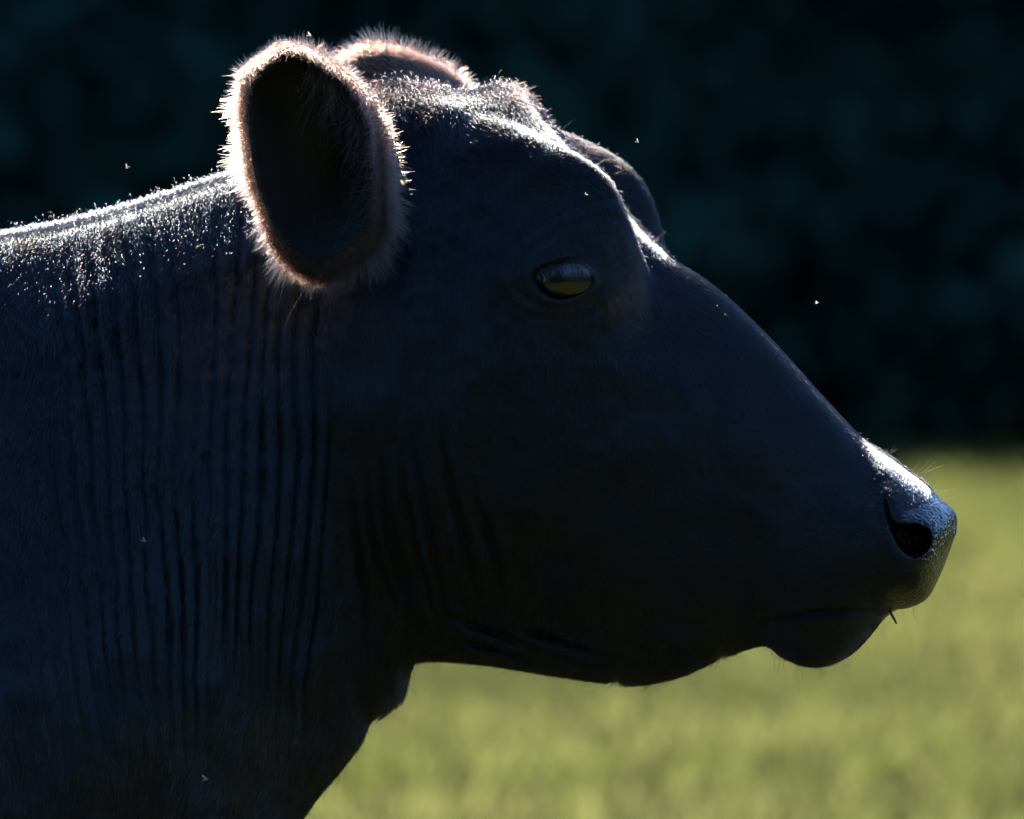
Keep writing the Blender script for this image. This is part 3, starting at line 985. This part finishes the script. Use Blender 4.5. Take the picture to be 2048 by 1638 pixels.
def lashes_whiskers():
    s = np.linspace(0, 1, 6)[None, :, None]
    # eyelashes along the upper lid
    up = catmull(np.array([(1070,546),(1082,533),(1105,526),(1135,518),(1157,521),(1174,533)], float), np.sort(rng.uniform(0, 5, 150)))
    n = len(up)
    root = to_world(up[:, 0] + eye_ys * math.sin(YAW), up[:, 1] - 2, np.full(n, -(eye_ys + 2.0)))
    d = np.stack([0.25 + 0.002 * (up[:, 0] - 1120), np.full(n, -0.85), np.full(n, -0.28)], 1) + 0.12 * rng.normal(size=(n, 3))
    L = rng.uniform(28, 58, n) * PX
    bend = np.stack([0.1 * rng.normal(size=n), np.full(n, 0.0), np.full(n, -0.25)], 1)
    P = root[:, None] + L[:, None, None] * (d[:, None] * s + bend[:, None] * s ** 2)
    hair_obj("eyelashes", P, np.array([1, 1, .9, .8, .5, .15]) * 0.00010, INNER, np.full(n, 0.97))
    # whiskers: chin, lips, nose
    roots, dirs, Ls = [], [], []
    def near_skin(X, R, s_):
        k = np.argmin((rest[:, 0] - X) ** 2 + (rest[:, 1] - R) ** 2 + np.where(rest[:, 2] * s_ >= 0, 0, 1e9) + 0.2 * rest[:, 2] ** 2 * 0)
        return world_all[k], VN[k]
    for c, (x0, x1, r0, r1), L0, dd in (
            (26, (1535, 1600, 1288, 1325), (30, 85), (0.1, -0.1, -1.0)),
            (16, (1600, 1690, 1315, 1332), (14, 34), (0.1, -0.1, -1.0)),
            (22, (1765, 1850, 1200, 1222), (12, 26), (0.4, -0.1, -1.0)),
            (12, (1800, 1890, 930, 1010), (30, 75), (0.85, -0.1, 0.55)),
            (8, (1720, 1790, 880, 920), (16, 40), (0.6, -0.1, 0.8)),
            (18, (1640, 1790, 1100, 1200), (20, 50), (0.35, -0.8, -0.4)),
            (10, (800, 815, 1345, 1400), (10, 22), (0.7, 0, -0.6)),
            (3, (1000, 1140, 170, 265), (30, 50), (0.7, 0, 0.5)),
            (1, (1325, 1350, 440, 470), (30, 50), (0.5, 0.3, 0.7))):
        for _ in range(c):
            p, nn = near_skin(rng.uniform(x0, x1), rng.uniform(r0, r1), rng.choice([-1, 1]))
            roots.append(p); dirs.append(np.array(dd) * 0.8 + nn * 0.5 + 0.22 * rng.normal(size=3)); Ls.append(rng.uniform(*L0) * PX)
    root, d, L = np.array(roots), np.array(dirs), np.array(Ls)
    d /= np.linalg.norm(d, axis=1)[:, None]
    bend = 0.22 * rng.normal(size=d.shape) + np.array([0, 0, -0.15])
    P = root[:, None] + L[:, None, None] * (d[:, None] * s + bend[:, None] * s ** 2)
    hair_obj("whiskers", P, np.array([1, .95, .85, .7, .5, .2]) * 0.00006, WHISK)
lashes_whiskers()

# ------------------------------------------------------------------ small things
# bit of grass stem caught on the lip
STEM = mat_simple("damp_grass_stem", (0.05, 0.055, 0.02), 0.6, 0.3, noise=300)
def tube_mesh(name, C, Q, mat, parent=None, seg=8):
    C, Q = np.asarray(C, float), np.asarray(Q, float)
    t = np.gradient(C, axis=0); t /= np.linalg.norm(t, axis=1)[:, None]
    ref = np.array([0, 1.0, 0.05])
    a = np.cross(t, ref); a /= np.linalg.norm(a, axis=1)[:, None]; b = np.cross(t, a)
    an = np.arange(seg) / seg * 2 * np.pi
    V = (C[:, None] + Q[:, None, None] * (np.cos(an)[None, :, None] * a[:, None] + np.sin(an)[None, :, None] * b[:, None])).reshape(-1, 3)
    m = len(C)
    F = [(i * seg + j, i * seg + (j + 1) % seg, (i + 1) * seg + (j + 1) % seg, (i + 1) * seg + j) for i in range(m - 1) for j in range(seg)]
    F += [tuple(range(seg - 1, -1, -1)), tuple((m - 1) * seg + j for j in range(seg))]
    return mesh_obj(name, V, F, mat, parent)
def px_point(X, R, Y):
    """scene point at depth Y (metres) whose place in the cow's plane is photo pixel X, R."""
    return np.array([(X - 1024) * PX, Y, Z_MID - (R - 819) * PX])
k = np.argmin((rest[:, 0] - 1782) ** 2 + (rest[:, 1] - 1219) ** 2 + (rest[:, 2] + 35) ** 2)
p0 = world_all[k] + np.array([0, 0, 0.001])
st = tube_mesh("grass_stem", [p0, p0 + [0.0015, -0.001, -0.004], p0 + [0.0035, -0.0015, -0.0075], p0 + [0.005, -0.001, -0.0105]], [0.0009, 0.001, 0.0009, 0.0007], STEM)
tag(st, "short dark bit of grass stem stuck to the cow's lip", "grass stem")

# midges in the air round the head
FLYB = mat_simple("pale_midge_body", (0.34, 0.25, 0.16), 0.5, 0.4, noise=900)
WING = mat_simple("clear_midge_wing", (0.5, 0.46, 0.4), 0.3, 0.5, trans=0.6)
def make_fly(loc, size, rot, label):
    root = bpy.data.objects.new("midge", None)
    root.location = loc; root.rotation_euler = rot
    COL.objects.link(root)
    tag(root, label, "midge", group="midges flying round the cow's head")
    s = size
    xs = np.array([-.55, -.5, -.38, -.2, -.05, .05, .16, .27, .33, .38, .46, .52, .55]) * s
    rs_ = np.array([.005, .05, .085, .095, .06, .10, .13, .10, .05, .08, .09, .06, .005]) * s
    tube_mesh("body", np.stack([xs, 0 * xs, -0.04 * s * np.cos(xs / s * 3)], 1), rs_, FLYB, root, 10)
    for sd in (-1, 1):
        t = np.linspace(0, 1, 9)
        wd = 0.17 * s * np.sin(np.pi * t ** 0.7) + 0.01 * s
        V = []
        for tt_, w_ in zip(t, wd):
            for e in (-1, 1):
                V.append((0.14 * s - 0.32 * s * tt_ + e * w_, sd * (0.08 * s + 0.62 * s * tt_), (0.1 + 0.5 * tt_) * s))
        n0 = len(V)
        V += [(x, y, z + 0.006 * s) for x, y, z in V]
        F = []
        for q_ in range(8):
            a = 2 * q_
            F += [(a, a + 1, a + 3, a + 2), (n0 + a + 2, n0 + a + 3, n0 + a + 1, n0 + a), (a, a + 2, n0 + a + 2, n0 + a), (a + 3, a + 1, n0 + a + 1, n0 + a + 3)]
        mesh_obj("wing", V, F, WING, root)
    return root
R_ = math.radians
for X, R, Y, sz, rot, lab in (
    (242, 332, 0.10, 0.0050, (0.5, 0.2, 2.2), "tiny pale midge hovering above the neck, left of the ear"),
    (1272, 286, -0.05, 0.0045, (0.9, 0.1, 0.7), "tiny pale midge hovering just over the cow's brow"),
    (1632, 606, -0.02, 0.0036, (0.3, 0.4, 2.8), "tiny midge hovering against the dark wood in front of the nose bridge"),
    (822, 376, -0.36, 0.0058, (0.4, 0.9, 2.6), "bright pale midge beside the right edge of the near ear"),
    (630, 84, -0.17, 0.0058, (0.2, 0.1, 0.2), "pale midge settled on the top fringe of the near ear"),
    (303, 1069, -0.135, 0.0062, (0.1, 0.2, 0.1), "pale midge flying in front of the folded neck, level with the nostril"),
    (434, 1518, -0.24, 0.0070, (0.3, -0.2, 0.4), "dim midge flying low in front of the neck, lowest of all"),
    (1547, 689, 0.02, 0.0046, (1.2, 0.3, 1.5), "small midge perched halfway down the bridge of the nose"),
    (893, 127, -0.08, 0.0050, (1.3, 0.3, 1.9), "small midge in front of the dark far ear"),
    (4, 968, -0.15, 0.0050, (0.2, 0.1, 0.0), "midge cut by the left edge of the picture, over the neck"),
    (1168, 392, -0.16, 0.0030, (0.9, 0.5, 2.4), "small midge just in front of the near brow, above the eye"),
):
    make_fly(px_point(X, R, Y), sz * 0.68, rot, lab)
